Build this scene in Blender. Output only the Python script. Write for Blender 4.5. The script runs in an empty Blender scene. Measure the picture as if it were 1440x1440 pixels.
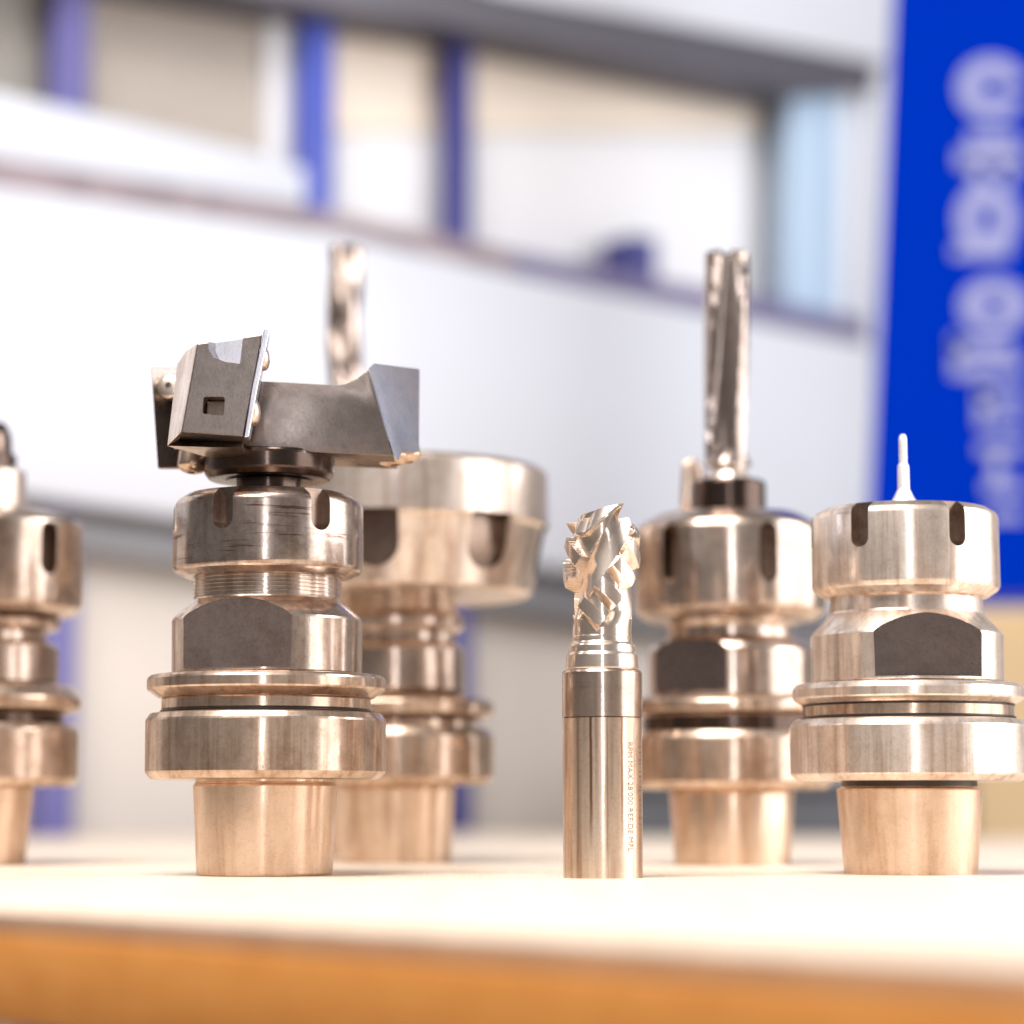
import bpy, bmesh, math, random
from math import sin, cos, tan, atan, atan2, pi, radians, sqrt, hypot
from mathutils import Vector, Matrix
random.seed(7)

# ---------------------------------------------------------------- camera, world, lamps, exposure
S = bpy.context.scene
F = 3490.0                       # focal length in pixels of the 1440 px photograph
H = 0.017                        # eye height over the table top (m)
T = radians(6.83)                # upward tilt
FOCUS = 0.630
cam = bpy.data.cameras.new('camera')
camo = bpy.data.objects.new('camera', cam)
S.collection.objects.link(camo)
camo.location = (0, 0, H)
camo.rotation_euler = (pi/2 + T, 0, 0)
cam.sensor_width = 36
cam.sensor_fit = 'HORIZONTAL'
cam.lens = F/1440*36
cam.clip_start = 0.02
cam.clip_end = 60
cam.dof.use_dof = True
cam.dof.focus_distance = FOCUS
cam.dof.aperture_fstop = (cam.lens/1000)/0.0130
S.camera = camo

w = bpy.data.worlds.new('World'); S.world = w; w.use_nodes = True
wb = w.node_tree.nodes['Background']
wb.inputs[0].default_value = (0.95, 0.90, 0.90, 1)
wb.inputs[1].default_value = 0.19

def lamp(name, loc, target, sx, sy, power, col=(1, 1, 1)):
    l = bpy.data.lights.new(name, 'AREA'); l.shape = 'RECTANGLE'
    l.size = sx; l.size_y = sy; l.energy = power; l.color = col
    o = bpy.data.objects.new(name, l); S.collection.objects.link(o)
    o.location = loc
    d = Vector(target) - Vector(loc)
    o.rotation_euler = d.to_track_quat('-Z', 'Y').to_euler()
    return o
lamp('ceiling_softbox', (-0.35, -0.05, 1.45), (0.0, 0.50, 0.0), 1.1, 1.1, 52, (1, 0.95, 0.91))
lamp('background_fill', (2.0, 0.75, 1.15), (0.35, 2.1, 0.3), 1.4, 0.8, 36, (0.97, 0.98, 1))  # added fill lamp, brightens the shelving; no visible source
lamp('strip_lamp', (0.0, -1.5, 0.35), (0.0, 0.65, 0.06), 0.07, 1.4, 6, (0.93, 0.95, 1))
lamp('window_light', (1.8, 0.5, 0.35), (0.1, 0.68, 0.06), 2.0, 1.2, 25, (1, 0.97, 0.97))
S.view_settings.view_transform = 'Standard'
S.view_settings.look = 'None'
S.view_settings.exposure = 0
S.view_settings.gamma = 1
S.cycles.use_denoising = True
S.cycles.max_bounces = 8
S.cycles.sample_clamp_indirect = 6
S.render.film_transparent = False

# ---------------------------------------------------------------- survey helpers: picture measurements to metres
def zat(py, Y):
    v = (720-py)/F
    return H + Y*(sin(T)+v*cos(T))/(cos(T)-v*sin(T))
def depth(Y, z):
    return Y*cos(T) + (z-H)*sin(T)
def pt(px, py, Y):
    z = zat(py, Y)
    return Vector(((px-720)/F*depth(Y, z), Y, z))
def prof(Y, pts):                # (half width px, y px) -> (radius, height)
    out = []
    for hw, py in pts:
        z = zat(py, Y)
        out.append((hw/F*depth(Y, z), z))
    return out
def centre(px, Y):
    return ((px-720)/F*depth(Y, 0), Y, 0)

# ---------------------------------------------------------------- materials
def mat(name):
    m = bpy.data.materials.new(name); m.use_nodes = True
    nt = m.node_tree; nt.nodes.clear()
    return m, nt
def N(nt, t, **kw):
    n = nt.nodes.new(t)
    for k, v in kw.items():
        setattr(n, k, v)
    return n
def noise(nt, coord, scale, detail=3, rough=0.55, vec=(1, 1, 1)):
    mp = N(nt, 'ShaderNodeMapping'); mp.inputs['Scale'].default_value = vec
    nt.links.new(coord, mp.inputs['Vector'])
    n = N(nt, 'ShaderNodeTexNoise'); n.inputs['Scale'].default_value = scale
    n.inputs['Detail'].default_value = detail; n.inputs['Roughness'].default_value = rough
    nt.links.new(mp.outputs[0], n.inputs['Vector'])
    return n.outputs['Fac']
def ramp(nt, fac, stops):
    r = N(nt, 'ShaderNodeValToRGB')
    e = r.color_ramp.elements
    e[0].position, e[0].color = stops[0][0], (*stops[0][1], 1)
    e[1].position, e[1].color = stops[-1][0], (*stops[-1][1], 1)
    for p, c in stops[1:-1]:
        x = e.new(p); x.color = (*c, 1)
    nt.links.new(fac, r.inputs[0])
    return r.outputs[0]
def mixc(nt, f, a, b, mode='MIX'):
    m = N(nt, 'ShaderNodeMix', data_type='RGBA', blend_type=mode)
    if isinstance(f, float): m.inputs[0].default_value = f
    else: nt.links.new(f, m.inputs[0])
    for s, v in ((6, a), (7, b)):
        if isinstance(v, tuple): m.inputs[s].default_value = (*v, 1)
        else: nt.links.new(v, m.inputs[s])
    return m.outputs[2]
def g(v): return (v, v, v)

def steel(name, light=(0.74, 0.66, 0.60), dark=(0.40, 0.29, 0.22), stain=0.5, r_sharp=0.13,
          r_soft=0.46, soft=0.62, streak=0.5, brush=0.5, scratches=0.0, grain=0.3, spin=True, lines=None):
    m, nt = mat(name)
    out = N(nt, 'ShaderNodeOutputMaterial')
    tc = N(nt, 'ShaderNodeTexCoord').outputs['Object']
    big = noise(nt, tc, 55, 5, 0.65)
    vert = noise(nt, tc, 1, 4, 0.6, (420, 420, 16))
    ring = noise(nt, tc, 1, 3, 0.6, (22, 22, 1500))
    fine = noise(nt, tc, 1400, 3, 0.6)
    # stain mask; the vertical streaks also paint in reflected bars
    s1 = ramp(nt, big, [(0.42, g(0)), (0.72, g(1))])
    s2 = ramp(nt, vert, [(0.48, g(0)), (0.70, g(1))])
    wide = noise(nt, tc, 1, 3, 0.6, (130, 130, 9))
    s2 = mixc(nt, 0.5, s2, ramp(nt, wide, [(0.42, g(0)), (0.62, g(1))]), 'ADD')
    s3 = ramp(nt, fine, [(0.50, g(0)), (0.75, g(1))])
    mot = ramp(nt, noise(nt, tc, 210, 6, 0.75), [(0.44, g(0)), (0.66, g(1))])
    a = mixc(nt, mixc(nt, 0.45, s1, mot), light, dark)
    a = mixc(nt, stain, light, a)
    stk = mixc(nt, s2, g(1), (0.60, 0.50, 0.43))
    a = mixc(nt, streak, a, mixc(nt, 1.0, a, stk, 'MULTIPLY'))
    spk = mixc(nt, s3, g(1), (0.50, 0.42, 0.36))
    a = mixc(nt, grain, a, mixc(nt, 1.0, a, spk, 'MULTIPLY'))
    if scratches > 0:
        sc = noise(nt, tc, 1, 4, 0.7, (38, 38, 620))
        s4 = ramp(nt, sc, [(0.565, g(0)), (0.62, g(1))])
        lim = ramp(nt, noise(nt, tc, 38, 2), [(0.47, g(0)), (0.56, g(1))])
        s4 = mixc(nt, 1.0, s4, lim, 'MULTIPLY')
        a = mixc(nt, scratches, a, mixc(nt, s4, a, (0.17, 0.09, 0.07)))
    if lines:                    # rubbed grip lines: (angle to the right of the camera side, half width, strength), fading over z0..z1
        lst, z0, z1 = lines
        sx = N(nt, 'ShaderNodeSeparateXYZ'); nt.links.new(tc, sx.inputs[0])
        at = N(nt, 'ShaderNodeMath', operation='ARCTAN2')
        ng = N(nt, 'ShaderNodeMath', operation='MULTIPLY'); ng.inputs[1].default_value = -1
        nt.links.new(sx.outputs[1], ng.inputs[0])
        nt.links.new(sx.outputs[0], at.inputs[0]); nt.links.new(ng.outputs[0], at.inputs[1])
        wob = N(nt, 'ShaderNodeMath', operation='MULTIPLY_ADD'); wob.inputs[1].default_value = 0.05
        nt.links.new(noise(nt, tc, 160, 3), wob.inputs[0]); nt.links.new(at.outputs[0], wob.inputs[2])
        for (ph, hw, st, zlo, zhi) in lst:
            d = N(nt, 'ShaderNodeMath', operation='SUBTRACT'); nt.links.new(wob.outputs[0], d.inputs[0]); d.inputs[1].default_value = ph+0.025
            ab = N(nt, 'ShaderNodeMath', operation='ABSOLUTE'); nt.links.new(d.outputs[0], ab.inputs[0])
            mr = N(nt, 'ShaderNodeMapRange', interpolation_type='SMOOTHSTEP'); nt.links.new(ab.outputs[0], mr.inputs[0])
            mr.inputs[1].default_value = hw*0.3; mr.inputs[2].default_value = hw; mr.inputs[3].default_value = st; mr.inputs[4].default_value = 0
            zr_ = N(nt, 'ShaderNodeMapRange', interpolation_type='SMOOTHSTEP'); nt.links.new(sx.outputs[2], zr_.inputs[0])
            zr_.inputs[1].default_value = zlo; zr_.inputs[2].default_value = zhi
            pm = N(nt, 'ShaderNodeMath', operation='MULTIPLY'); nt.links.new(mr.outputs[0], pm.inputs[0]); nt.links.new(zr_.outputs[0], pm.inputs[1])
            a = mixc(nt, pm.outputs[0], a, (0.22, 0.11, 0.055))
    # relief
    b1 = N(nt, 'ShaderNodeBump'); b1.inputs['Strength'].default_value = 0.10*brush if spin else 0.03
    b1.inputs['Distance'].default_value = 0.0002
    nt.links.new(ring if spin else fine, b1.inputs['Height'])
    b2 = N(nt, 'ShaderNodeBump'); b2.inputs['Strength'].default_value = 0.05
    b2.inputs['Distance'].default_value = 0.0003
    nt.links.new(fine, b2.inputs['Height']); nt.links.new(b1.outputs[0], b2.inputs['Normal'])
    rr = N(nt, 'ShaderNodeMapRange'); nt.links.new(big, rr.inputs[0])
    rr.inputs[1].default_value = 0.3; rr.inputs[2].default_value = 0.7
    rr.inputs[3].default_value = r_sharp*0.85; rr.inputs[4].default_value = r_sharp*1.6
    p = []
    for k, rough in enumerate((rr.outputs[0], r_soft)):
        q = N(nt, 'ShaderNodeBsdfPrincipled'); q.inputs['Metallic'].default_value = 1
        nt.links.new(a, q.inputs['Base Color']); nt.links.new(b2.outputs[0], q.inputs['Normal'])
        if k == 0: nt.links.new(rough, q.inputs['Roughness'])
        else: q.inputs['Roughness'].default_value = rough
        p.append(q)
    mx = N(nt, 'ShaderNodeMixShader'); mx.inputs[0].default_value = soft
    nt.links.new(p[0].outputs[0], mx.inputs[1]); nt.links.new(p[1].outputs[0], mx.inputs[2])
    nt.links.new(mx.outputs[0], out.inputs[0])
    return m

def plain(name, col, rough=0.5, metal=0.0, var=0.08, scale=8, coat=0.0):
    m, nt = mat(name)
    out = N(nt, 'ShaderNodeOutputMaterial')
    tc = N(nt, 'ShaderNodeTexCoord').outputs['Object']
    n = noise(nt, tc, scale, 4)
    c = ramp(nt, n, [(0.3, tuple(x*(1-var) for x in col)), (0.7, tuple(min(1, x*(1+var)) for x in col))])
    q = N(nt, 'ShaderNodeBsdfPrincipled')
    nt.links.new(c, q.inputs['Base Color']); q.inputs['Roughness'].default_value = rough
    q.inputs['Metallic'].default_value = metal; q.inputs['Coat Weight'].default_value = coat
    nt.links.new(q.outputs[0], out.inputs[0])
    return m

def wood(name, a, b, rough, ang):
    m, nt = mat(name)
    out = N(nt, 'ShaderNodeOutputMaterial')
    tc = N(nt, 'ShaderNodeTexCoord').outputs['Object']
    rot = N(nt, 'ShaderNodeMapping'); rot.inputs['Rotation'].default_value = (0, 0, ang)
    nt.links.new(tc, rot.inputs[0])
    n1 = noise(nt, rot.outputs[0], 1, 5, 0.6, (9, 160, 160))
    n2 = noise(nt, rot.outputs[0], 1, 3, 0.6, (70, 900, 900))
    c = ramp(nt, n1, [(0.3, a), (0.7, b)])
    c2 = ramp(nt, n2, [(0.35, g(0.86)), (0.6, g(1))])
    c = mixc(nt, 1.0, c, c2, 'MULTIPLY')
    q = N(nt, 'ShaderNodeBsdfPrincipled')
    bp = N(nt, 'ShaderNodeBump'); bp.inputs['Strength'].default_value = 0.1; bp.inputs['Distance'].default_value = 0.0005
    nt.links.new(n2, bp.inputs['Height']); nt.links.new(bp.outputs[0], q.inputs['Normal'])
    nt.links.new(c, q.inputs['Base Color']); q.inputs['Roughness'].default_value = rough
    nt.links.new(q.outputs[0], out.inputs[0])
    return m

M_shank = steel('ground steel shank', (0.80, 0.62, 0.48), (0.56, 0.38, 0.25), 0.45, 0.15, 0.46, 0.52, 0.38, 0.2)
M_flange = steel('satin steel flange', (0.72, 0.58, 0.47), (0.36, 0.23, 0.15), 0.85, 0.12, 0.42, 0.52, 0.75, 0.5)
M_body = steel('turned steel body', (0.70, 0.59, 0.51), (0.31, 0.21, 0.15), 0.85, 0.10, 0.38, 0.45, 0.6, 0.7)
M_worn = steel('worn scratched nut steel', (0.62, 0.53, 0.47), (0.24, 0.155, 0.11), 1.0, 0.12, 0.36, 0.42, 0.5, 0.9, 0.9)
M_bright = steel('bright satin nut steel', (0.92, 0.82, 0.74), (0.56, 0.43, 0.33), 0.7, 0.15, 0.46, 0.58, 0.7, 0.4)
M_flat = steel('ground flat with painted dark reflection', (0.29, 0.24, 0.22), (0.17, 0.13, 0.12), 0.8, 0.22, 0.36, 0.35, 0.1, 0.2, 0.0, 0.45, False)  # same steel, darkened to paint in the dark surroundings it mirrors
M_flatl = steel('brown ground flat with painted dark reflection', (0.48, 0.39, 0.35), (0.25, 0.185, 0.16), 1.0, 0.24, 0.40, 0.55, 0.1, 0.2, 0.0, 0.45, False)  # left flat: dark reflection painted into the base colour, browner
M_black = steel('black oxide steel', (0.12, 0.085, 0.07), (0.05, 0.035, 0.03), 0.6, 0.13, 0.35, 0.35, 0.3, 0.4)
M_cutter = steel('blasted cutter steel', (0.30, 0.25, 0.225), (0.18, 0.145, 0.13), 1.0, 0.22, 0.42, 0.40, 0.0, 0.0, 0.0, 0.3, False)
M_insert = steel('polished carbide plate', (0.88, 0.84, 0.86), (0.58, 0.62, 0.78), 0.9, 0.16, 0.40, 0.5, 0.0, 0.0, 0.0, 0.2, False)
M_plate = steel('carbide plate with painted blue reflection', (0.50, 0.48, 0.53), (0.30, 0.34, 0.47), 1.0, 0.18, 0.42, 0.5, 0.0, 0.0, 0.0, 0.3, False)  # blue tint paints in the reflection seen by this face
M_mill = steel('ground carbide', (0.82, 0.71, 0.62), (0.58, 0.45, 0.35), 0.6, 0.10, 0.40, 0.42, 0.1, 0.2, 0.0, 0.15, False)
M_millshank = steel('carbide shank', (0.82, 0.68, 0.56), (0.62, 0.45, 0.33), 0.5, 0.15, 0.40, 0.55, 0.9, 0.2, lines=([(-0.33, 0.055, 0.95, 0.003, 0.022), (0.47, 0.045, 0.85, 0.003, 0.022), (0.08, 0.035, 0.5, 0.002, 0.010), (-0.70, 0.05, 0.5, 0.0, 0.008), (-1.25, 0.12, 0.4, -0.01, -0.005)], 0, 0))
M_milltop = steel('carbide shank upper band', (0.62, 0.50, 0.42), (0.40, 0.29, 0.22), 0.6, 0.12, 0.36, 0.45, 0.4, 0.3, 0.3)
M_core = steel('smooth flute carbide', (0.60, 0.54, 0.52), (0.46, 0.38, 0.34), 0.5, 0.16, 0.42, 0.6, 0.1, 0.1)
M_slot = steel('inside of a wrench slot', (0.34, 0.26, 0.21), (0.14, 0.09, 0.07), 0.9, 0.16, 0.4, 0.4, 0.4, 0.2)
M_drill = steel('bright drill steel', (0.52, 0.43, 0.38), (0.26, 0.185, 0.15), 0.7, 0.10, 0.34, 0.4, 0.2, 0.3)
M_pin = steel('bright white pin steel', (0.95, 0.92, 0.92), (0.85, 0.80, 0.80), 0.3, 0.3, 0.55, 0.8, 0.0, 0.1)
M_groove = plain('near-black groove', (0.035, 0.028, 0.025), 0.35, 0.3)  # near-black colour for grooves and thin ring lines
M_ink = plain('laser etched mark', (0.17, 0.11, 0.08), 0.7)

M_top = wood('pale birch tabletop', (0.78, 0.64, 0.50), (0.85, 0.72, 0.58), 0.42, radians(45))
M_edge = wood('orange lacquered edge', (0.60, 0.235, 0.050), (0.68, 0.29, 0.072), 0.35, radians(45))
M_lip = plain('worn laminate lip', (0.42, 0.27, 0.18), 0.5, 0, 0.15, 60)
M_leg = plain('grey steel frame', (0.25, 0.25, 0.27), 0.5)
M_floor = plain('workshop floor', (0.30, 0.24, 0.24), 0.7, 0, 0.1, 3)
M_white = plain('white lacquered panel', (0.575, 0.595, 0.655), 0.45, 0, 0.02, 3)
M_band = plain('white drawer front', (0.57, 0.595, 0.66), 0.5, 0, 0.02, 3)
M_mauve = plain('shelf edge in lit tone', (0.26, 0.20, 0.22), 0.5, 0, 0.40, 38)  # left part of the shelf edge, brighter light painted into its tone
M_violet = plain('shelf edge in unlit tone', (0.13, 0.11, 0.22), 0.5, 0, 0.1, 6)  # right part of the same edge, missing light painted in as darker colour
M_beam = plain('dark grey beam', (0.085, 0.08, 0.10), 0.5, 0, 0.15, 6)
M_cream = plain('cream rear panel', (0.84, 0.74, 0.62), 0.7, 0, 0.03, 4)
M_rear = plain('pale rear panel', (0.70, 0.70, 0.72), 0.7, 0, 0.03, 4)
M_mesh = plain('greyed perforated panel', (0.72, 0.68, 0.63), 0.7, 0, 0.05, 10)
M_meshd = plain('perforation dark', (0.42, 0.40, 0.37), 0.8)
M_low = plain('beige grey lower panel', (0.58, 0.52, 0.47), 0.7, 0, 0.05, 4)
M_side = plain('pale blue side panel', (0.36, 0.48, 0.62), 0.5, 0, 0.05, 4)
M_blue = plain('blue upright enamel', (0.05, 0.08, 0.42), 0.4, 0, 0.06, 6)
M_lilac = plain('faded violet upright', (0.11, 0.10, 0.29), 0.5, 0, 0.06, 6)
M_navy = plain('navy upright enamel', (0.035, 0.035, 0.20), 0.4, 0, 0.06, 6)
M_banner = plain('royal blue banner', (0.0, 0.022, 0.34), 1.0, 0, 0.05, 3)
M_print = plain('lilac white print', (0.24, 0.255, 0.46), 0.6, 0, 0.04, 5)
M_banner.node_tree.nodes['Principled BSDF'].inputs['Specular IOR Level'].default_value = 0.0
M_tan = plain('tan cardboard', (0.50, 0.36, 0.20), 0.75, 0, 0.06, 6)
M_dark = plain('dark grey crate', (0.07, 0.075, 0.09), 0.6)

# ---------------------------------------------------------------- object helpers
COL = S.collection
def link(name, me, m, parent=None):
    o = bpy.data.objects.new(name, me); COL.objects.link(o)
    if m and not me.materials: me.materials.append(m)
    if parent: o.parent = parent
    return o
def tag(o, label=None, cat=None, group=None, kind=None):
    for k, v in (('label', label), ('category', cat), ('group', group), ('kind', kind)):
        if v: o[k] = v
    return o
def empty(name, loc, label, cat, group=None, rz=0):
    o = bpy.data.objects.new(name, None); COL.objects.link(o)
    o.location = loc; o.rotation_euler.z = rz; o.empty_display_size = 0.02
    return tag(o, label, cat, group)
def finish(me, ang=32):
    for p in me.polygons: p.use_smooth = True
    me.set_sharp_from_angle(angle=radians(ang))
    return me
def from_bm(bm, name='mesh', ang=32, fix=True):
    if fix: bmesh.ops.recalc_face_normals(bm, faces=bm.faces[:])
    me = bpy.data.meshes.new(name); bm.to_mesh(me); bm.free()
    return finish(me, ang)
def bevel_bm(bm, w_, seg=2):
    bmesh.ops.recalc_face_normals(bm, faces=bm.faces[:])
    ed = [e for e in bm.edges if len(e.link_faces) == 2 and e.calc_face_angle(0) > 0.4]
    bmesh.ops.bevel(bm, geom=ed, offset=w_, segments=seg, profile=0.5, affect='EDGES', clamp_overlap=True)
def lathe_bm(pr, seg=128, bm=None, ph=0.0):
    """closed solid of revolution; pr = [(r, z)] from the bottom up"""
    bm = bm or bmesh.new()
    rings = []
    for r, z in pr:
        rings.append([bm.verts.new((r*cos(ph+2*pi*i/seg), r*sin(ph+2*pi*i/seg), z)) for i in range(seg)])
    for a, b in zip(rings, rings[1:]):
        for i in range(seg):
            j = (i+1) % seg
            bm.faces.new((a[i], a[j], b[j], b[i]))
    bm.faces.new(rings[0][::-1]); bm.faces.new(rings[-1])
    return bm
def soften(pr, c=0.0003):
    """cut every sharp corner of a profile with a small chamfer"""
    out = [pr[0]]
    for i in range(1, len(pr)-1):
        p, q, s = Vector(pr[i-1]), Vector(pr[i]), Vector(pr[i+1])
        a, b = p-q, s-q
        if a.length < 1e-7 or b.length < 1e-7: continue
        if abs(a.angle(b)-pi) < 0.3: out.append(tuple(q)); continue
        k = min(c, a.length*0.4, b.length*0.4)
        out.append(tuple(q+a.normalized()*k)); out.append(tuple(q+b.normalized()*k))
    out.append(pr[-1])
    return out
def lathe(name, pr, m, parent, seg=128, c=0.0003):
    a, b = Vector(pr[0]), Vector(pr[-1])
    pr = [(max(0.0001, a.x-0.0004), a.y)] + [(a.x, a.y+0.0004)] + list(pr[1:]) if c else pr
    return link(name, from_bm(lathe_bm(soften(pr, c) if c else pr, seg), name, 12), m, parent)
def cut(o, cutters, mats=None):
    """subtract bmesh cutters from o, cut faces take the cutter's material"""
    for i, (cb, cm) in enumerate(cutters):
        cme = bpy.data.meshes.new('c'); bmesh.ops.recalc_face_normals(cb, faces=cb.faces[:]); cb.to_mesh(cme); cb.free()
        if cm is not None:
            if cm.name not in [x.name for x in o.data.materials]: o.data.materials.append(cm)
            idx = [x.name for x in o.data.materials].index(cm.name)
            for x in o.data.materials: cme.materials.append(x)
            for p in cme.polygons: p.material_index = idx
        co = bpy.data.objects.new('c', cme); COL.objects.link(co)
        md = o.modifiers.new('b', 'BOOLEAN'); md.operation = 'DIFFERENCE'; md.solver = 'EXACT'; md.object = co
        sp, o.parent = o.parent, None
        bpy.context.view_layer.update()
        dg = bpy.context.evaluated_depsgraph_get()
        me = bpy.data.meshes.new_from_object(o.evaluated_get(dg))
        o.modifiers.clear(); o.data = me; o.parent = sp
        bpy.data.objects.remove(co)
    finish(o.data, 13)
def box_bm(x0, x1, y0, y1, z0, z1, M=None, bm=None):
    bm = bm or bmesh.new()
    v = [bm.verts.new(Vector(c) if M is None else M @ Vector(c)) for c in
         ((x0, y0, z0), (x1, y0, z0), (x1, y1, z0), (x0, y1, z0), (x0, y0, z1), (x1, y0, z1), (x1, y1, z1), (x0, y1, z1))]
    for f in ((0, 3, 2, 1), (4, 5, 6, 7), (0, 1, 5, 4), (1, 2, 6, 5), (2, 3, 7, 6), (3, 0, 4, 7)):
        bm.faces.new([v[i] for i in f])
    return bm
def loft_bm(loops, bm=None):
    bm = bm or bmesh.new()
    L = [[bm.verts.new(p) for p in lp] for lp in loops]
    n = len(L[0])
    for a, b in zip(L, L[1:]):
        for i in range(n):
            bm.faces.new((a[i], a[(i+1) % n], b[(i+1) % n], b[i]))
    bm.faces.new(L[0][::-1]); bm.faces.new(L[-1])
    return bm
def slot_bm(phi, hw, z0, z1, r0, r1, closed=False):
    """radial slot cutter: round bottom at z0 (and top when closed)"""
    n = 10; lp = []
    for i in range(n+1):
        a = pi + pi*i/n
        lp.append((hw*cos(a), z0+hw+hw*sin(a)))
    if closed:
        for i in range(n+1):
            a = pi*i/n
            lp.append((hw*cos(a), z1-hw+hw*sin(a)))
    else:
        lp += [(hw, z1), (-hw, z1)]
    R = Matrix.Rotation(phi, 3, 'Z')
    return loft_bm([[R @ Vector((r, s, z)) for s, z in lp] for r in (r0, r1)])
def cam_phi(deg):                # angle about a vertical axis, 0 = towards the camera, + = to the right
    return radians(-90+deg)
def flat_bm(deg, dist, z0, z1):
    return box_bm(dist, 0.2, -0.2, 0.2, z0, z1, Matrix.Rotation(cam_phi(deg), 4, 'Z'))

# ---------------------------------------------------------------- setting
tag(link('floor', from_bm(box_bm(-6, 6, -3, 9, -0.86, -0.80)), M_floor), kind='structure')

# shelving plane: runs away to the right at 49.5 degrees
UX, UY = sin(radians(49.5)), cos(radians(49.5))
NX, NY = -UY, UX
D0 = 1.90
def bg(px, py, w=0.0):
    u = (px-720)/F; v = (720-py)/F
    d = Vector((u, cos(T)-v*sin(T), sin(T)+v*cos(T)))
    # (t*d - P0).n = w
    t = (w + D0*NY)/(d.x*NX + d.y*NY)
    return Vector((0, 0, H)) + t*d
NV = Vector((NX, NY, 0))
def slab(name, pts, w, thick, m, parent, bev=0.002):
    a = [bg(x, y, w) for x, y in pts]
    bm = loft_bm([a, [p+NV*thick for p in a]])
    if bev: bevel_bm(bm, bev, 2)
    return link(name, from_bm(bm), m, parent)
def ss(name, pts, w0, thick, m, parent=None, **k): return slab(name, pts, w0, thick, m, parent, **k)

unit = empty('shelving_unit', (0, 0, 0), 'large white shelving unit with blue uprights behind the tools, out of focus', 'shelving')
# rear panels, 0.13 m behind the fronts
ss('rear_panel', [(-3000, -1300), (400, -230), (400, 420), (-3000, -100)], 0.06, 0.012, M_mesh, unit)
ss('rear_panel', [(402, -230), (1200, -100), (1200, 186), (402, 186)], 0.06, 0.012, M_cream, unit)
ss('rear_panel', [(402, 188), (1200, 188), (1200, 560), (402, 420)], 0.06, 0.012, M_rear, unit)
low = ss('lower_panel', [(-3000, 180), (1290, 840), (1290, 1900), (-3000, 2600)], 0.060, 0.012, M_low, unit)
for x in range(100, 370, 9):
    ss('slat', [(x, -130), (x+3, -130), (x+3, 320), (x, 320)], 0.0565, 0.003, M_low, unit, bev=0)
for x in range(-40, 92, 8):
    ss('slat', [(x, -150), (x+3, -150), (x+3, 290), (x, 290)], 0.0565, 0.003, M_meshd, unit, bev=0)
# fronts
ss('front_panel', [(-3000, -220), (0, 262), (480, 330), (720, 384), (1232, 486), (1232, 874), (790, 800), (250, 726), (0, 690), (-3000, 280)], 0.0, 0.028, M_white, unit)
ss('shade_strip', [(-3000, 290), (1225, 880), (1225, 925), (-3000, 350)], 0.029, 0.03, M_leg, unit)  # dark strip standing in for the shade below the fronts
ss('shelf_board', [(-260, 186), (0, 226), (480, 300), (720, 352), (720, 383), (480, 329), (0, 261), (-260, 225)], 0.004, 0.12, M_mauve, unit)
ss('shelf_board', [(721, 352), (1236, 452), (1236, 485), (721, 383)], 0.004, 0.12, M_violet, unit)
ss('drawer_front', [(-260, 70), (0, 128), (360, 214), (430, 236), (430, 290), (0, 224), (-260, 185)], 0.01, 0.02, M_band, unit)
ss('white_post', [(376, -60), (424, -50), (424, 292), (376, 283)], 0.05, 0.03, M_rear, unit)
ss('top_beam', [(-260, -330), (700, -8), (1000, 44), (1234, 90), (1232, 124), (1110, 130), (720, 50), (500, 18), (-260, -120)], 0.0, 0.10, M_beam, unit)
ss('top_panel', [(-3000, -2200), (1275, -300), (1262, 92), (1000, 42), (700, -10), (-3000, -1330)], -0.004, 0.03, M_white, unit)
# side panel seen from inside
a0, a1 = bg(1240, 92, 0.0), bg(1232, 486, 0.0)
sp = ss('side_panel', [(1226, 92), (1244, 96), (1238, 486), (1220, 482)], 0.003, 0.127, M_band, unit)
b0, b1 = bg(1108, 132, 0.12), bg(1106, 425, 0.12)
ss('side_board', [(1112, 128), (1182, 120), (1178, 455), (1108, 428)], 0.02, 0.02, M_side, unit)
ss('side_board', [(1184, 120), (1225, 112), (1220, 466), (1180, 456)], 0.018, 0.02, M_band, unit)
# blue uprights from the floor up, between fronts and rear panels
def upright(x0, x1, top, bot, m, w=0.10, th=0.018):
    dx = 0
    a = [bg(x0, top, w), bg(x1, top, w)]
    zb = -0.80
    p = [Vector((a[0].x, a[0].y, zb)), Vector((a[1].x, a[1].y, zb)), a[1], a[0]]
    bm = loft_bm([p, [q+NV*th for q in p]]); bevel_bm(bm, 0.003)
    return link('upright', from_bm(bm), m, unit)
upright(84, 134, -200, 0, M_lilac, 0.032)
upright(432, 474, -160, 0, M_blue, 0.032)
upright(636, 667, -120, 0, M_navy, 0.032)
bx = bg(885, 388, 0.03)
b = link('small_box', from_bm(box_bm(-0.013, 0.013, -0.02, 0.02, 0, 0.033, Matrix.Rotation(radians(40), 4, 'Z'))), M_navy)
b.location = (bx.x, bx.y, bg(885, 393, 0.03).z)
tag(b, 'small navy box standing on the shelf, right of the blue uprights', 'box')

tag(ss('wall', [(1236, -1200), (3000, -1200), (3000, 3200), (1236, 3200)], 0.25, 0.05, M_rear), kind='structure')
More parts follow.
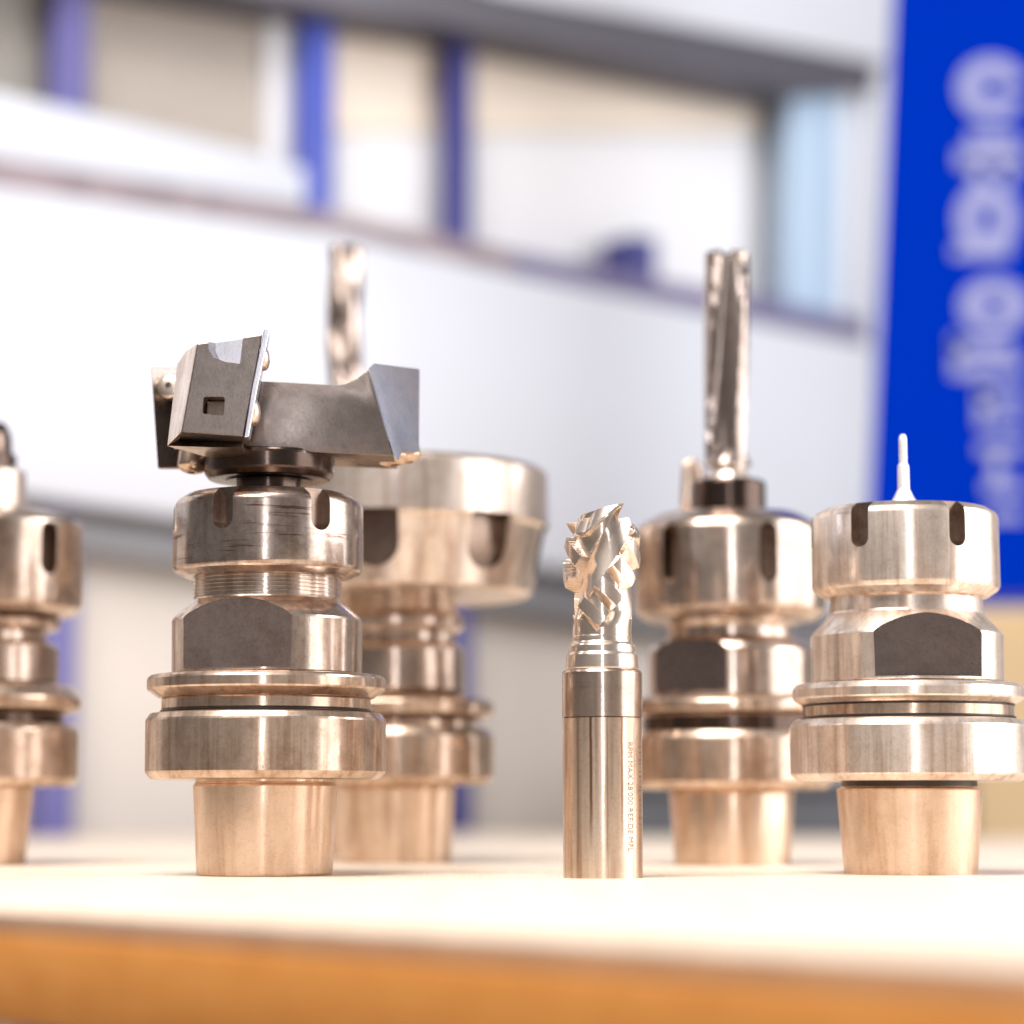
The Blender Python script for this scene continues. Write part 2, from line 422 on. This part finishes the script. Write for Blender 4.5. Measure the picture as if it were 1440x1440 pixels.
# royal blue banner with lilac lettering
ban = empty('banner', (0, 0, 0), 'royal blue banner with blurred pale vertical lettering at the right edge', 'banner')
YB = 1.72
def flatpanel(name, pts, Y, th, m, parent, bev=0.001):
    a = [pt(x, y, Y) for x, y in pts]
    bm = loft_bm([a, [p+Vector((0, th, 0)) for p in a]])
    if bev: bevel_bm(bm, bev, 1)
    return link(name, from_bm(bm), m, parent)
flatpanel('fabric', [(1276, -420), (1500, -420), (1500, 838), (1217, 838)], YB, 0.004, M_banner, ban)
flatpanel('bottom_rail', [(1216, 838), (1500, 838), (1500, 852), (1216, 852)], YB-0.002, 0.010, M_navy, ban)
def disc(cx, cy, rx, ry, inner=0.0, a0=0, a1=360):
    n = 28; pts = []
    bm = bmesh.new()
    o_, i_ = [], []
    for k in range(n+1):
        a = radians(a0+(a1-a0)*k/n)
        o_.append(bm.verts.new(pt(cx+rx*cos(a), cy+ry*sin(a), YB-0.0015)))
        i_.append(bm.verts.new(pt(cx+rx*inner*cos(a), cy+ry*inner*sin(a), YB-0.0015)))
    for k in range(n): bm.faces.new((o_[k], o_[k+1], i_[k+1], i_[k]))
    return bm
def letter(bm): return link('lettering', from_bm(bm, fix=False), M_print, ban)
letter(disc(1394, 124, 48, 44, 0.35, 20, 350))
def lbar(x0, x1, y0, y1, sl=0):
    return flatpanel('lettering', [(x0, y0), (x1, y0-sl), (x1, y1-sl), (x0, y1)], YB-0.0018, 0.001, M_print, ban, 0)
lbar(1362, 1430, 184, 204); lbar(1345, 1440, 210, 236)
lbar(1368, 1385, 226, 262); lbar(1410, 1426, 226, 262)
letter(disc(1388, 308, 44, 50, 0.35)); lbar(1340, 1420, 345, 362)
letter(disc(1398, 430, 48, 38, 0.35)); lbar(1340, 1425, 478, 500); lbar(1338, 1352, 470, 530)
lbar(1352, 1440, 512, 530, 6); lbar(1378, 1440, 548, 566); lbar(1374, 1392, 540, 600); lbar(1390, 1440, 584, 600)
lbar(1376, 1440, 622, 640); lbar(1394, 1410, 636, 676); lbar(1384, 1440, 676, 694); lbar(1390, 1440, 716, 732)

cab = empty('wooden_cabinet', (0, 0, 0), 'tan wooden cabinet under the blue banner at the right edge', 'cabinet')
a = pt(1345, 856, YB-0.02); b2 = pt(1520, 856, YB-0.02)
link('carcass', from_bm(box_bm(a.x, b2.x, a.y-0.02, a.y+0.30, -0.80, a.z-0.003)), M_tan, cab)
link('door', from_bm(box_bm(a.x+0.004, b2.x-0.004, a.y-0.036, a.y-0.021, -0.74, a.z-0.02)), M_tan, cab)
a = pt(872, 1108, 1.55); b2 = pt(1205, 1108, 1.55)
crate = empty('plastic_crate', (0, 0, 0), 'dark grey crate low behind the table, between the two right holders', 'crate')
link('body', from_bm(box_bm(a.x, b2.x, a.y, a.y+0.20, -0.80, a.z)), M_dark, crate)
link('rim', from_bm(box_bm(a.x-0.004, b2.x+0.004, a.y-0.006, a.y+0.206, a.z, a.z+0.006)), M_dark, crate)

# ---------------------------------------------------------------- table
tab = empty('workbench', (0, 0, 0), 'pale wooden workbench with an orange front edge carrying all the tools', 'workbench')
def edge_pt(px, py):
    v = (720-py)/F
    Y = -H*(cos(T)-v*sin(T))/(sin(T)+v*cos(T))
    return Vector(((px-720)/F*depth(Y, 0), Y, 0))
p0, p1 = edge_pt(0, 1276), edge_pt(1440, 1348)
e1 = (p0-p1).normalized()                     # away to the left
e2 = Vector((-e1.y, e1.x, 0)); e2 = e2 if e2.y > 0 else -e2
A = p1 - e1*0.35; B = p0 + e1*0.95; L = (B-A).length
DEP = 1.02
ang = atan2(e1.y, e1.x)
tb = Matrix.Translation(A) @ Matrix.Rotation(ang, 4, 'Z')
sg = 1 if (Matrix.Rotation(ang, 3, 'Z') @ Vector((0, 1, 0))).dot(e2) > 0 else -1
def tbox(name, x0, x1, y0, y1, z0, z1, m, bev=0.001, seg=3):
    bm = box_bm(x0, x1, min(sg*y0, sg*y1), max(sg*y0, sg*y1), z0, z1)
    if bev: bevel_bm(bm, bev, seg)
    o = link(name, from_bm(bm, ang=50), m, tab); o.matrix_local = tb
    return o
tbox('tabletop', 0, L, 0.0002, DEP, -0.0205, 0, M_top, 0.0012, 3)
tbox('edge_lip', 0, L, -0.0010, 0.0001, -0.0042, -0.0006, M_lip, 0.0003, 2)
tbox('edge_strip', 0, L, -0.0016, 0.0001, -0.0200, -0.0043, M_edge, 0.0005, 2)
for x in (0.06, L-0.06):
    for y in (0.06, DEP-0.06):
        tbox('leg', x-0.02, x+0.02, y-0.02, y+0.02, -0.80, -0.0205, M_leg, 0)

# ---------------------------------------------------------------- tool holders
def holder(px, Y, label, group='tool holders standing on the table'):
    return empty('tool_holder', centre(px, Y), label, 'tool holder', group)

def Y_for(width_mm, half_px, py):             # distance at which a known radius shows at a half width
    Y = 0.6
    for _ in range(20):
        z = zat(py, Y); Y *= (width_mm/2000*F/half_px)/depth(Y, z)
    return Y

# ---- left: dark three-wing cutter head
YL = Y_for(63, 169, 1050)
hl = holder(372, YL, 'tool holder with a scratched nut and big dark winged cutter head, left of centre')
P = lambda pts: prof(YL, pts)
lathe('taper_shank', P([(95.5, 1230), (101.5, 1104), (98, 1101), (98, 1096)]), M_shank, hl)
lathe('flange', P([(60, 1097), (160, 1096.5), (168.5, 1087), (168.5, 1014), (162, 1004), (148, 1003)]), M_flange, hl)
lathe('gripper_groove', P([(144, 1003.5), (144, 1000), (146.5, 999), (146.5, 984), (144, 982)]), M_flange, hl)
lathe('seal_ring', P([(147.5, 1003.4), (148.6, 1002), (148.6, 1000.5), (147.5, 999.3)]), M_groove, hl, c=0)
lathe('collar', P([(140, 984), (150, 983), (167, 971), (167, 956), (162, 951), (130, 950)]), M_flange, hl)
bd = lathe('body', P([(120, 951), (133, 949), (133.5, 874), (129, 868), (113, 853), (103, 845), (102, 812), (100, 805)]), M_body, hl)
zb = zat(951.5, YL); zt = zat(835, YL)
rb = P([(133.5, 900)])[0][0]
cut(bd, [(flat_bm(-17, rb*0.80, zat(945, YL), zt), M_flatl), (flat_bm(163, rb*0.80, zat(945, YL), zt), M_flatl)])
# thread turns on the neck
bm = bmesh.new()
for k in range(7):
    zz = zat(842-k*5.2, YL); rr = P([(102.6, 830)])[0][0]
    lathe_bm([(rr-0.0006, zz-0.00045), (rr+0.00025, zz-0.0001), (rr+0.00025, zz+0.0001), (rr-0.0006, zz+0.00045)], 96, bm)
tag(link('thread', from_bm(bm), M_body, hl))
nut = lathe('clamping_nut', P([(95, 815), (114, 814), (131, 806), (133.5, 800), (132.5, 715), (129, 708), (114, 698), (108, 697), (60, 697)]), M_worn, hl)
rn = P([(133, 760)])[0][0]
cs = []
for k in range(6):
    cs.append((slot_bm(cam_phi(-22.5+60.5*k), 0.0029, zat(757, YL), zat(650, YL), rn-0.0038, rn+0.01), M_slot))
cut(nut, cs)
for zpx, r0 in ((800, 133.9), (783, 133.6), (779, 133.5)):
    pass
lathe('collet', P([(46, 700), (46, 668)]), M_black, hl)
lathe('spacer_ring', P([(62, 678), (84, 676), (91, 667), (91, 645), (88, 640), (60, 639)]), M_black, hl)

# winged cutter head
X0, Y0 = hl.location.x, hl.location.y
def lp(px, py, off): # offsets in mm away from the camera
    q = pt(px, py, YL+off/1000); return Vector((q.x-X0, q.y-Y0, q.z))
def wedge(front, back=None, shift=(0, 20, 0)):
    a = [lp(*p) for p in front]
    b_ = [lp(*p) for p in back] if back else [p+Vector(shift)/1000 for p in a]
    return loft_bm([a, b_])
# body with gullet
bm = wedge([(338, 560, -14), (366, 536, -14), (400, 537, -13), (440, 539.5, -12.5), (472, 541.5, -12), (486, 539, -12), (500, 532.5, -12), (509, 526, -12), (518, 519, -12), (535, 580, -12), (553, 641, -12), (473, 638, -12), (380, 632, -14), (338, 629, -14)], shift=(0, 25, 0))
bevel_bm(bm, 0.0003, 2)
head = link('cutter_body', from_bm(bm, ang=25), M_cutter, hl)
# front arm
bm = wedge([(277.5, 483, -36), (369, 470, -36), (342, 614, -36), (255, 607, -36)], [(262, 500, -10), (366, 490, -10), (342, 629, -10), (244, 632, -10)])
bevel_bm(bm, 0.0003, 2)
arm = link('wing', from_bm(bm, ang=25), M_cutter, hl); arm['label'] = 'front wing with a square hole and a notched top'
c1 = wedge([(285, 556, -38), (315, 556, -38), (314, 583, -38), (283, 580, -38)], shift=(0, 8, 0))
bevel_bm(c1, 0.0006, 3)
c2 = wedge([(288, 470, -38), (337, 470, -38), (332.5, 509.5, -38), (312, 507, -38), (294, 500, -38), (288, 488, -38)], shift=(2, 6, 0))
cut(arm, [(c1, M_slot), (c2, M_insert)])
# left relief of the front arm
bm = wedge([(277, 484, -35.8), (254.6, 607.5, -35.8), (235, 627, -26), (249, 512, -22), (261, 494, -26)],
           [(285, 486, -20), (262, 607.5, -20), (262, 624, -12), (258, 512, -12), (270, 494, -14)])
bevel_bm(bm, 0.0002, 1)
link('relief', from_bm(bm, ang=25), M_bright, hl)
# underside skirt from front arm to hub
bm = wedge([(235, 627, -26), (300, 629, -30), (341, 629, -26), (345, 650, -6), (338, 656, 0)], [(244, 618, -22), (300, 620, -24), (341, 622, -22), (345, 640, -4), (338, 645, 2)])
link('skirt', from_bm(bm, ang=25), M_flange, hl)
# inserts
def insert(front, back, label=None, m=M_insert):
    bm = wedge(front, back); bevel_bm(bm, 0.00015, 1)
    o = link('insert', from_bm(bm, ang=25), m, hl)
    if label: o['label'] = label
    return o
insert([(371.5, 463, -37.5), (379.5, 461.5, -37.5), (362, 545, -37.5), (349.5, 614, -37.5), (343.5, 615, -37.5), (354, 548, -37.5)],
       [(373, 478, -16), (379, 477, -16), (364, 555, -16), (352, 620, -16), (345, 621, -16), (356, 556, -16)])
pl_ = lambda x, y: (x, y, -12.2+0.35*(x-518)-0.101*(y-520))
fr = [(518.5, 518), (526, 511), (590, 519), (589, 636), (580, 636), (566, 634), (560, 648), (554, 642), (536, 580)]
insert([pl_(*p) for p in fr], [(x+(8 if x < 560 else -1), y+3, 22) for x, y in fr], 'plate on the right wing, painted with a bluish reflection', M_plate)
insert([(212.5, 517, 8), (252, 517, 14), (262, 658, 14), (222, 658, 8)], [(214, 520, 11), (254, 520, 18), (264, 660, 18), (224, 660, 11)], 'dark plate of the rear left wing', M_cutter)
bm = wedge([(248, 528, 4), (330, 545, 4), (330, 650, 4), (252, 650, 4)], shift=(0, 14, 0))
link('wing', from_bm(bm, ang=25), M_cutter, hl)
def screw(px, py, off, r, nrm, m=M_pin, dome=0.5):
    R = Vector(nrm).to_track_quat('Z', 'Y').to_matrix()
    c = lp(px, py, off)
    bm = bmesh.new(); seg = 24
    pr = [(1, -0.8), (1, 0)] + [(cos(radians(a)), dome*sin(radians(a))) for a in (15, 30, 45, 60, 75)]
    pr2 = [(0.45, pr[-1][1]-0.02), (0.4, pr[-1][1]-0.35)]
    lathe_bm([(q[0]*r, q[1]*r) for q in pr+pr2], seg, bm)
    for v in bm.verts: v.co = R @ v.co + c
    return link('screw', from_bm(bm, ang=40), m, hl)
screw(370, 503, -27, 0.0034, (1, 0.1, 0.15), M_bright)
screw(356, 578, -27, 0.0038, (1, 0.1, 0.15), M_bright)
screw(238, 543, 8, 0.0034, (-0.15, -1, 0.1), M_bright, 0.3)
screw(553, 644, 2, 0.0042, (0.15, -0.2, -1), M_shank)
screw(575, 642, 4, 0.0034, (0.25, -0.1, -1), M_shank)
screw(270, 655, 2, 0.0040, (-0.1, -0.2, -1), M_flange)

# ---- right: small pin cutter
YR = Y_for(63, 166, 1060)
hr = holder(1281, YR, 'bright tool holder with a thin white pin in its slotted nut, at the right')
P = lambda pts: prof(YR, pts)
lathe('taper_shank', P([(93, 1233), (101.5, 1110), (97, 1108), (95, 1106)]), M_shank, hr)
lathe('relief_groove', P([(94.5, 1108), (94.5, 1098)]), M_groove, hr, c=0)
lathe('flange', P([(60, 1100), (154, 1099), (166, 1090), (166, 1022), (158, 1013), (150, 1012)]), M_bright, hr)
lathe('gripper_groove', P([(146, 1013), (146, 1009), (147, 1008.5), (147, 992), (145, 990)]), M_flange, hr)
lathe('seal_ring', P([(148, 1012.4), (149.6, 1011), (149.6, 1009.5), (148, 1008.3)]), M_groove, hr, c=0)
lathe('seal_ring', P([(147.3, 994.5), (148.2, 994), (148.2, 992.5), (147.3, 992)]), M_groove, hr, c=0)
lathe('collar', P([(140, 993), (148, 992), (161, 984), (161, 970), (155, 963), (128, 962)]), M_bright, hr)
bd = lathe('body', P([(120, 963), (134, 961), (134.5, 895), (129, 888), (113, 872), (107, 864), (106, 843), (104, 838)]), M_bright, hr)
rb = P([(134.5, 920)])[0][0]
cut(bd, [(flat_bm(6, rb*0.828, zat(957, YR), zat(845, YR)), M_flat), (flat_bm(186, rb*0.828, zat(957, YR), zat(845, YR)), M_flat)])
nut = lathe('clamping_nut', P([(100, 843), (114, 842), (129, 832), (131, 826), (130, 732), (127, 725), (113, 717), (60, 716)]), M_bright, hr)
rn = P([(131, 780)])[0][0]
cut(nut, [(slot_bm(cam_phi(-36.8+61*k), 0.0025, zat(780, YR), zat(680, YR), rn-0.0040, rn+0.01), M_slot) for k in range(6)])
lathe('collet', P([(30, 718), (26, 712)]), M_bright, hr)
lathe('pin_cutter', P([(20, 708), (14, 700), (8.2, 688), (7.8, 658), (7.2, 654), (5.4, 652), (5.4, 618), (3.9, 612), (1.3, 610.5)]), M_pin, hr, 48, 0)

# ---- middle right: long straight cutter
YM = Y_for(63, 142, 1060)
hm = holder(1030, YM, 'blurred tool holder with an oval-slotted nut and tall fluted cutter, behind the end mill')
P = lambda pts: prof(YM, pts)
lathe('taper_shank', P([(81, 1221), (88, 1116), (86, 1110)]), M_shank, hm)
lathe('flange', P([(60, 1112), (132, 1110), (141, 1100), (141, 1040), (134, 1030), (128, 1029)]), M_flange, hm)
lathe('gripper_groove', P([(126, 1030), (126, 1008)]), M_black, hm, c=0)
lathe('collar', P([(128, 1010), (141, 1002), (141, 990), (132, 982), (110, 981)]), M_flange, hm)
bd = lathe('body', P([(100, 983), (116, 981), (116, 918), (110, 908), (90, 900), (88, 884), (92, 876), (92, 868)]), M_body, hm)
rb = P([(116, 940)])[0][0]
cut(bd, [(flat_bm(a_, rb*0.86, zat(976, YM), zat(890, YM)), M_flat) for a_ in (-38, 142)])
nut = lathe('clamping_nut', P([(95, 876), (118, 874), (133, 862), (135, 850), (134, 752), (129, 742), (98, 725), (60, 723)]), M_body, hm)
rn = P([(134, 790)])[0][0]
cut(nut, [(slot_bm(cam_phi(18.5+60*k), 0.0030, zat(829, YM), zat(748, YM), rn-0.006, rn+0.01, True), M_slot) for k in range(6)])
lathe('collet', P([(52, 726), (52, 680), (48, 677)]), M_black, hm)
lug = wedge  # (uses left holder's frame, so build the lug separately)
q = [pt(955, 716, YM+0.012), pt(985, 716, YM+0.012), pt(985, 655, YM+0.012), pt(975, 642, YM+0.012), pt(958, 650, YM+0.012)]
q = [Vector((a_.x-hm.location.x, a_.y-hm.location.y, a_.z)) for a_ in q]
bm = loft_bm([q, [a_+Vector((0.003, 0.012, 0)) for a_ in q]]); bevel_bm(bm, 0.0012, 3)
link('lug', from_bm(bm), M_flange, hm)

def fluted(name, z0, z1, R, nf, turn, depthf, m, parent, lean=0.0, point=0.15, taper=0.0, nz=70, seg=72, phase=0.0, serr=0.0, land=0.42, jag=0.0):
    """fluted cutter: cross-section with nf gullets, turning with height"""
    bm = bmesh.new(); rings = []
    for j in range(nz+1):
        t = j/nz; z = z0+(z1-z0)*t
        fade = min(1, t/0.10)
        cap = 1.0 if t < 1-point else sqrt(max(0.0, 1-((t-(1-point))/point)**2))*0.75+0.25
        rg = []
        for i in range(seg):
            a = 2*pi*i/seg
            c = ((a - turn*t*2*pi + phase) % (2*pi/nf))/(2*pi/nf)
            # land 0..0.42, steep face, round gullet, back relief
            if c < land: r = 1.0 - 0.10*c
            else:
                u = (c-land)/(1-land)
                r = 0.95 - depthf*(sin(pi*u**0.65)**0.8)
            r = 1.0*(1-fade)+r*fade
            if serr: r *= 1+serr*sin(z*2*pi/0.0016)
            r *= R*(1-taper*t)*cap
            rg.append(bm.verts.new((r*cos(a)+lean*t, r*sin(a), z + (jag*max(0, 1-c/land)*max(0, (t-0.9)/0.1) if jag else 0))))
        rings.append(rg)
    for a, b_ in zip(rings, rings[1:]):
        for i in range(seg):
            bm.faces.new((a[i], a[(i+1) % seg], b_[(i+1) % seg], b_[i]))
    bm.faces.new(rings[0][::-1]); bm.faces.new(rings[-1])
    return link(name, from_bm(bm, ang=38), m, parent)
rd = P([(33, 500)])[0][0]
lathe('cutter_shank', P([(34, 680), (28, 668), (24, 660), (24, 640)]), M_bright, hm, 64)
fluted('fluted_cutter', zat(655, YM), zat(360, YM), rd, 3, 0.13, 0.42, M_drill, hm, point=0.02, phase=1.5, land=0.30, jag=0.0022)

# ---- back: big slotted nut, centre left
YB2 = Y_for(63, 137, 1065)
hb = holder(556, YB2, 'blurred tool holder with a huge wide nut, behind the winged cutter')
P = lambda pts: prof(YB2, pts)
lathe('taper_shank', P([(78, 1216), (84, 1110), (82, 1100)]), M_shank, hb)
lathe('flange', P([(60, 1105), (130, 1103), (137, 1094), (137, 1036), (130, 1026), (100, 1025)]), M_flange, hb)
lathe('gripper_groove', P([(110, 1027), (110, 1012)]), M_flange, hb, c=0)
lathe('collar', P([(120, 1014), (136, 1006), (137, 990), (126, 982), (90, 981)]), M_flange, hb)
lathe('body', P([(88, 983), (97, 972), (95, 915), (86, 905), (84, 892), (95, 884), (95, 872), (84, 862), (82, 838)]), M_body, hb)
nut = lathe('clamping_nut', P([(80, 843), (180, 841), (190, 836), (208, 748), (213, 742), (211, 670), (203, 662), (190, 660)]), M_bright, hb)
rn = P([(205, 790)])[0][0]
cut(nut, [(slot_bm(cam_phi(-6+46*k), 0.0076, zat(815, YB2), zat(739, YB2), rn-0.005, rn+0.02), M_slot) for k in range(7)])

# ---- hidden-bodied holder carrying the long reamer behind the left one
YH = 0.90
hh = holder(478, YH, 'tool holder mostly hidden behind the winged cutter, its long spiral reamer rising above')
P = lambda pts: prof(YH, pts)
lathe('taper_shank', P([(66, zpx) for zpx in (1206,)] + [(72, 1110), (70, 1100)]), M_shank, hh)
lathe('flange', P([(60, 1104), (110, 1102), (110, 1000), (60, 998)]), M_flange, hh)
lathe('body', P([(80, 1000), (80, 850), (60, 845)]), M_body, hh)
lathe('clamping_nut', P([(92, 850), (92, 740), (80, 728), (50, 726)]), M_body, hh)
lathe('collet', P([(30, 728), (28, 700)]), M_black, hh)
fluted('spiral_reamer', zat(702, YH), zat(346, YH), P([(26, 450)])[0][0], 3, -0.7, 0.13, M_drill, hh, point=0.02, phase=0.4, nz=260, serr=0.02)

# ---- far left, cut by the frame
YF = Y_for(63, 142, 1065)
hf = holder(-38, YF, 'blurred tool holder cut off by the left edge of the picture')
P = lambda pts: prof(YF, pts)
lathe('taper_shank', P([(72, 1215), (82, 1110), (80, 1100)]), M_shank, hf)
lathe('flange', P([(60, 1108), (134, 1106), (143, 1096), (143, 1028), (136, 1019), (110, 1018)]), M_flange, hf)
lathe('gripper_groove', P([(120, 1020), (120, 1004)]), M_black, hf, c=0)
lathe('collar', P([(125, 1006), (143, 998), (146, 984), (136, 970), (128, 964), (100, 963)]), M_flange, hf)
bd = lathe('body', P([(100, 965), (112, 961), (112, 912), (106, 906), (94, 904), (94, 890), (112, 884), (114, 874), (100, 866), (100, 858)]), M_body, hf)
nut = lathe('clamping_nut', P([(100, 872), (128, 866), (141, 856), (143, 846), (143, 742), (138, 733), (98, 720), (50, 718)]), M_body, hf)
rn = P([(148, 790)])[0][0]
cut(nut, [(slot_bm(cam_phi(52+60*k), 0.0033, zat(815, YF), zat(742, YF), rn-0.006, rn+0.01, True), M_slot) for k in range(6)])
lathe('collet', P([(62, 722), (60, 664), (52, 660)]), M_bright, hf)
lathe('drill_bit', P([(46, 664), (46, 640), (40, 640), (38, 612), (30, 596), (3, 590)]), M_black, hf, 64)

# ---------------------------------------------------------------- end mill (sharp, centre right)
YE = Y_for(20, 56, 1100)
em = empty('end_mill', centre(848, YE), 'loose carbide end mill with chip-breaker teeth standing upright on its shank', 'end mill')
P = lambda pts: prof(YE, pts)
lathe('shank', P([(54, 1238), (56, 1235), (56, 1010.5)]), M_millshank, em, 160, 0.00012)
lathe('shank_band', P([(55.7, 1010.3), (56.4, 1009.5), (56.4, 947), (54.5, 943.5), (50, 942.5)]), M_milltop, em, 160, 0.0001)
lathe('neck', P([(52, 943.5), (50, 921), (47.5, 919), (46.5, 908), (42.5, 904), (42, 896), (36, 884)]), M_mill, em, 128, 0.0002)
zb, zt = zat(900, YE), zat(745, YE)
R = 0.00985
TH = radians(47.6); LA = 2*pi*R/3                    # helix angle in the unrolled surface, arc between two rows
PT = LA*cos(TH)/2                                     # tooth pitch along the helix, so that the rows close on themselves
zy = lambda y: zat(690+y/6.545, YE)                   # height of a line of the enlarged detail view
zref, aref = zy(1140), -0.0030
mm = 0.001
def head_r(a, z):
    pa, pz = a-aref, z-zref
    c = pa*sin(TH)-pz*cos(TH); h = pa*cos(TH)+pz*sin(TH)
    k = round(c/(LA*sin(TH))); c -= k*LA*sin(TH); h -= k*LA*cos(TH)
    c /= mm; h /= mm; P = PT/mm
    # flute floor, lowest beside the cutting ends, rising to the backs of the next row
    u = ((c-3.9) % 15.3)/7.5
    fl = 5.7+2.0*min(1.0, max(0.0, u))**1.3
    low = min(1.0, max(0.0, (z-zy(1290))/(5.0*mm)))
    low = low*low*(3-2*low)
    fl = 7.45*(1-low)+fl*low
    n = round(h/P); hl_ = h-n*P
    r = fl
    if -3.9 < c < 3.9 and z > zy(1345):
        if hl_ > 1.6 and hl_ < P/2 and n == -1: n = 99
        if hl_ >= 1.6: base = 6.7 if hl_ < 1.95 else 6.7
        else: base = 9.85-0.10*(1.6-hl_)/3.2
        if hl_ < -1.6: base = 9.75-(-1.6-hl_)*1.75
        if n < 0 or n == 99 or (n in (0, 1, 4, 5) and k % 3): base = 0
        r = max(base, min(fl, 7.0)) if low > 0.5 else max(base, fl)
        if n == 0 and base == 0: r = fl
    return r*mm, c
def ztop(a):
    u = ((a/mm+8.2) % (LA/mm))
    main = -8.2 <= (a/mm if a < pi*R else a/mm-2*pi*R/mm) < 12.4
    if u < 14.0: y = 250-(u/14.0)*100 if main else 300-(u/14.0)*30
    else: y = 285-(u-14.0)/6.6*25
    return zy(y)
def end_land(a, z):
    """solid end of each row: the leading end cutter above a slanting edge"""
    u = ((a/mm+8.2) % (LA/mm))
    if u >= 14.0: return 0
    yl = 440 if u < 3.5 else 440-(u-3.5)/10.5*290
    dz = (z-zy(yl))/mm
    if dz < 0: return 0
    return (9.85-0.62*dz)*mm if dz > 0.75 else (9.85-0.15*dz)*mm
zb = zat(901, YE)
bm = bmesh.new(); seg = 420; nz = 250; rings = []
for i in range(seg):
    a = 2*pi*R*i/seg; phi = cam_phi(0)+a/R
    zt_ = ztop(a); col = []
    for j in range(nz+1):
        z = zb+(zt_-zb)*j/nz
        r, c = head_r(a, z)
        e = end_land(a, z)
        if e: r = max(r if r < 0.0088 else 0, e)
        elif z > zy(440) and r > 0.0088 and ((a/mm+8.2) % (LA/mm)) > 3.5: r = 0.0070
        col.append(bm.verts.new((r*cos(phi), r*sin(phi), z)))
    rings.append(col)
for i in range(seg):
    A_, B_ = rings[i], rings[(i+1) % seg]
    for j in range(nz): bm.faces.new((A_[j], B_[j], B_[j+1], A_[j+1]))
cb = bm.verts.new((0, 0, zb)); ct = bm.verts.new((0, 0, zy(310)))
for i in range(seg):
    A_, B_ = rings[i], rings[(i+1) % seg]
    bm.faces.new((B_[0], A_[0], cb)); bm.faces.new((A_[-1], B_[-1], ct))
link('cutting_head', from_bm(bm, ang=30), M_mill, em)

# grip marks and etched writing on the shank
RS = P([(56, 1100)])[0][0]
def etched(text, px, y0, y1, hpx, rad):
    cu = bpy.data.curves.new('t', 'FONT'); cu.body = text; cu.size = 1; cu.resolution_u = 3
    to = bpy.data.objects.new('t', cu); COL.objects.link(to)
    bpy.context.view_layer.update()
    dg = bpy.context.evaluated_depsgraph_get()
    me = bpy.data.meshes.new_from_object(to.evaluated_get(dg)); bpy.data.objects.remove(to)
    xs = [v.co.x for v in me.vertices]; x0, x1 = min(xs), max(xs)
    a0_ = math.asin((px-848)/56.0); hh_ = hpx/F*depth(YE, 0.03)/rad
    za, zb_ = zat(y0, YE), zat(y1, YE)
    for v in me.vertices:
        f = (v.co.x-x0)/(x1-x0); a_ = cam_phi(0)+a0_+(v.co.y/0.7)*hh_
        v.co = Vector((rad*cos(a_), rad*sin(a_), za+(zb_-za)*f))
    return link('etched_text', me, M_ink, em)
etched("RPM MAX 28'000 REF.DE MFL", 881.5, 1045, 1197, 9.5, RS+6e-5)
bm = bmesh.new()
for i_, y in enumerate((1052, 1060, 1071, 1075, 1087, 1094, 1108, 1113, 1127, 1133, 1141, 1152, 1160)):
    a0_ = cam_phi(0)+math.asin((898-848)/56); a1_ = cam_phi(0)+math.asin((901.5-848)/56)
    z0_, z1_ = zat(y, YE), zat(y-1.6-(i_ % 3)*0.9, YE)
    bm.faces.new([bm.verts.new(((RS+6e-5)*cos(q_), (RS+6e-5)*sin(q_), z_)) for q_, z_ in ((a0_, z0_), (a1_, z0_), (a1_, z1_), (a0_, z1_))])
link('etched_marks', from_bm(bm, fix=False), M_ink, em)
# etched diagonal stroke of the emblem on the band
RB = P([(56.4, 980)])[0][0]
bm = bmesh.new()
q = []
for (x, y) in ((886, 977), (888, 976), (903, 997), (901.5, 1000)):
    a_ = cam_phi(0)+math.asin((x-848)/56.4); q.append(bm.verts.new(((RB+6e-5)*cos(a_), (RB+6e-5)*sin(a_), zat(y, YE))))
bm.faces.new(q)
link('etched_emblem', from_bm(bm, fix=False), M_ink, em)
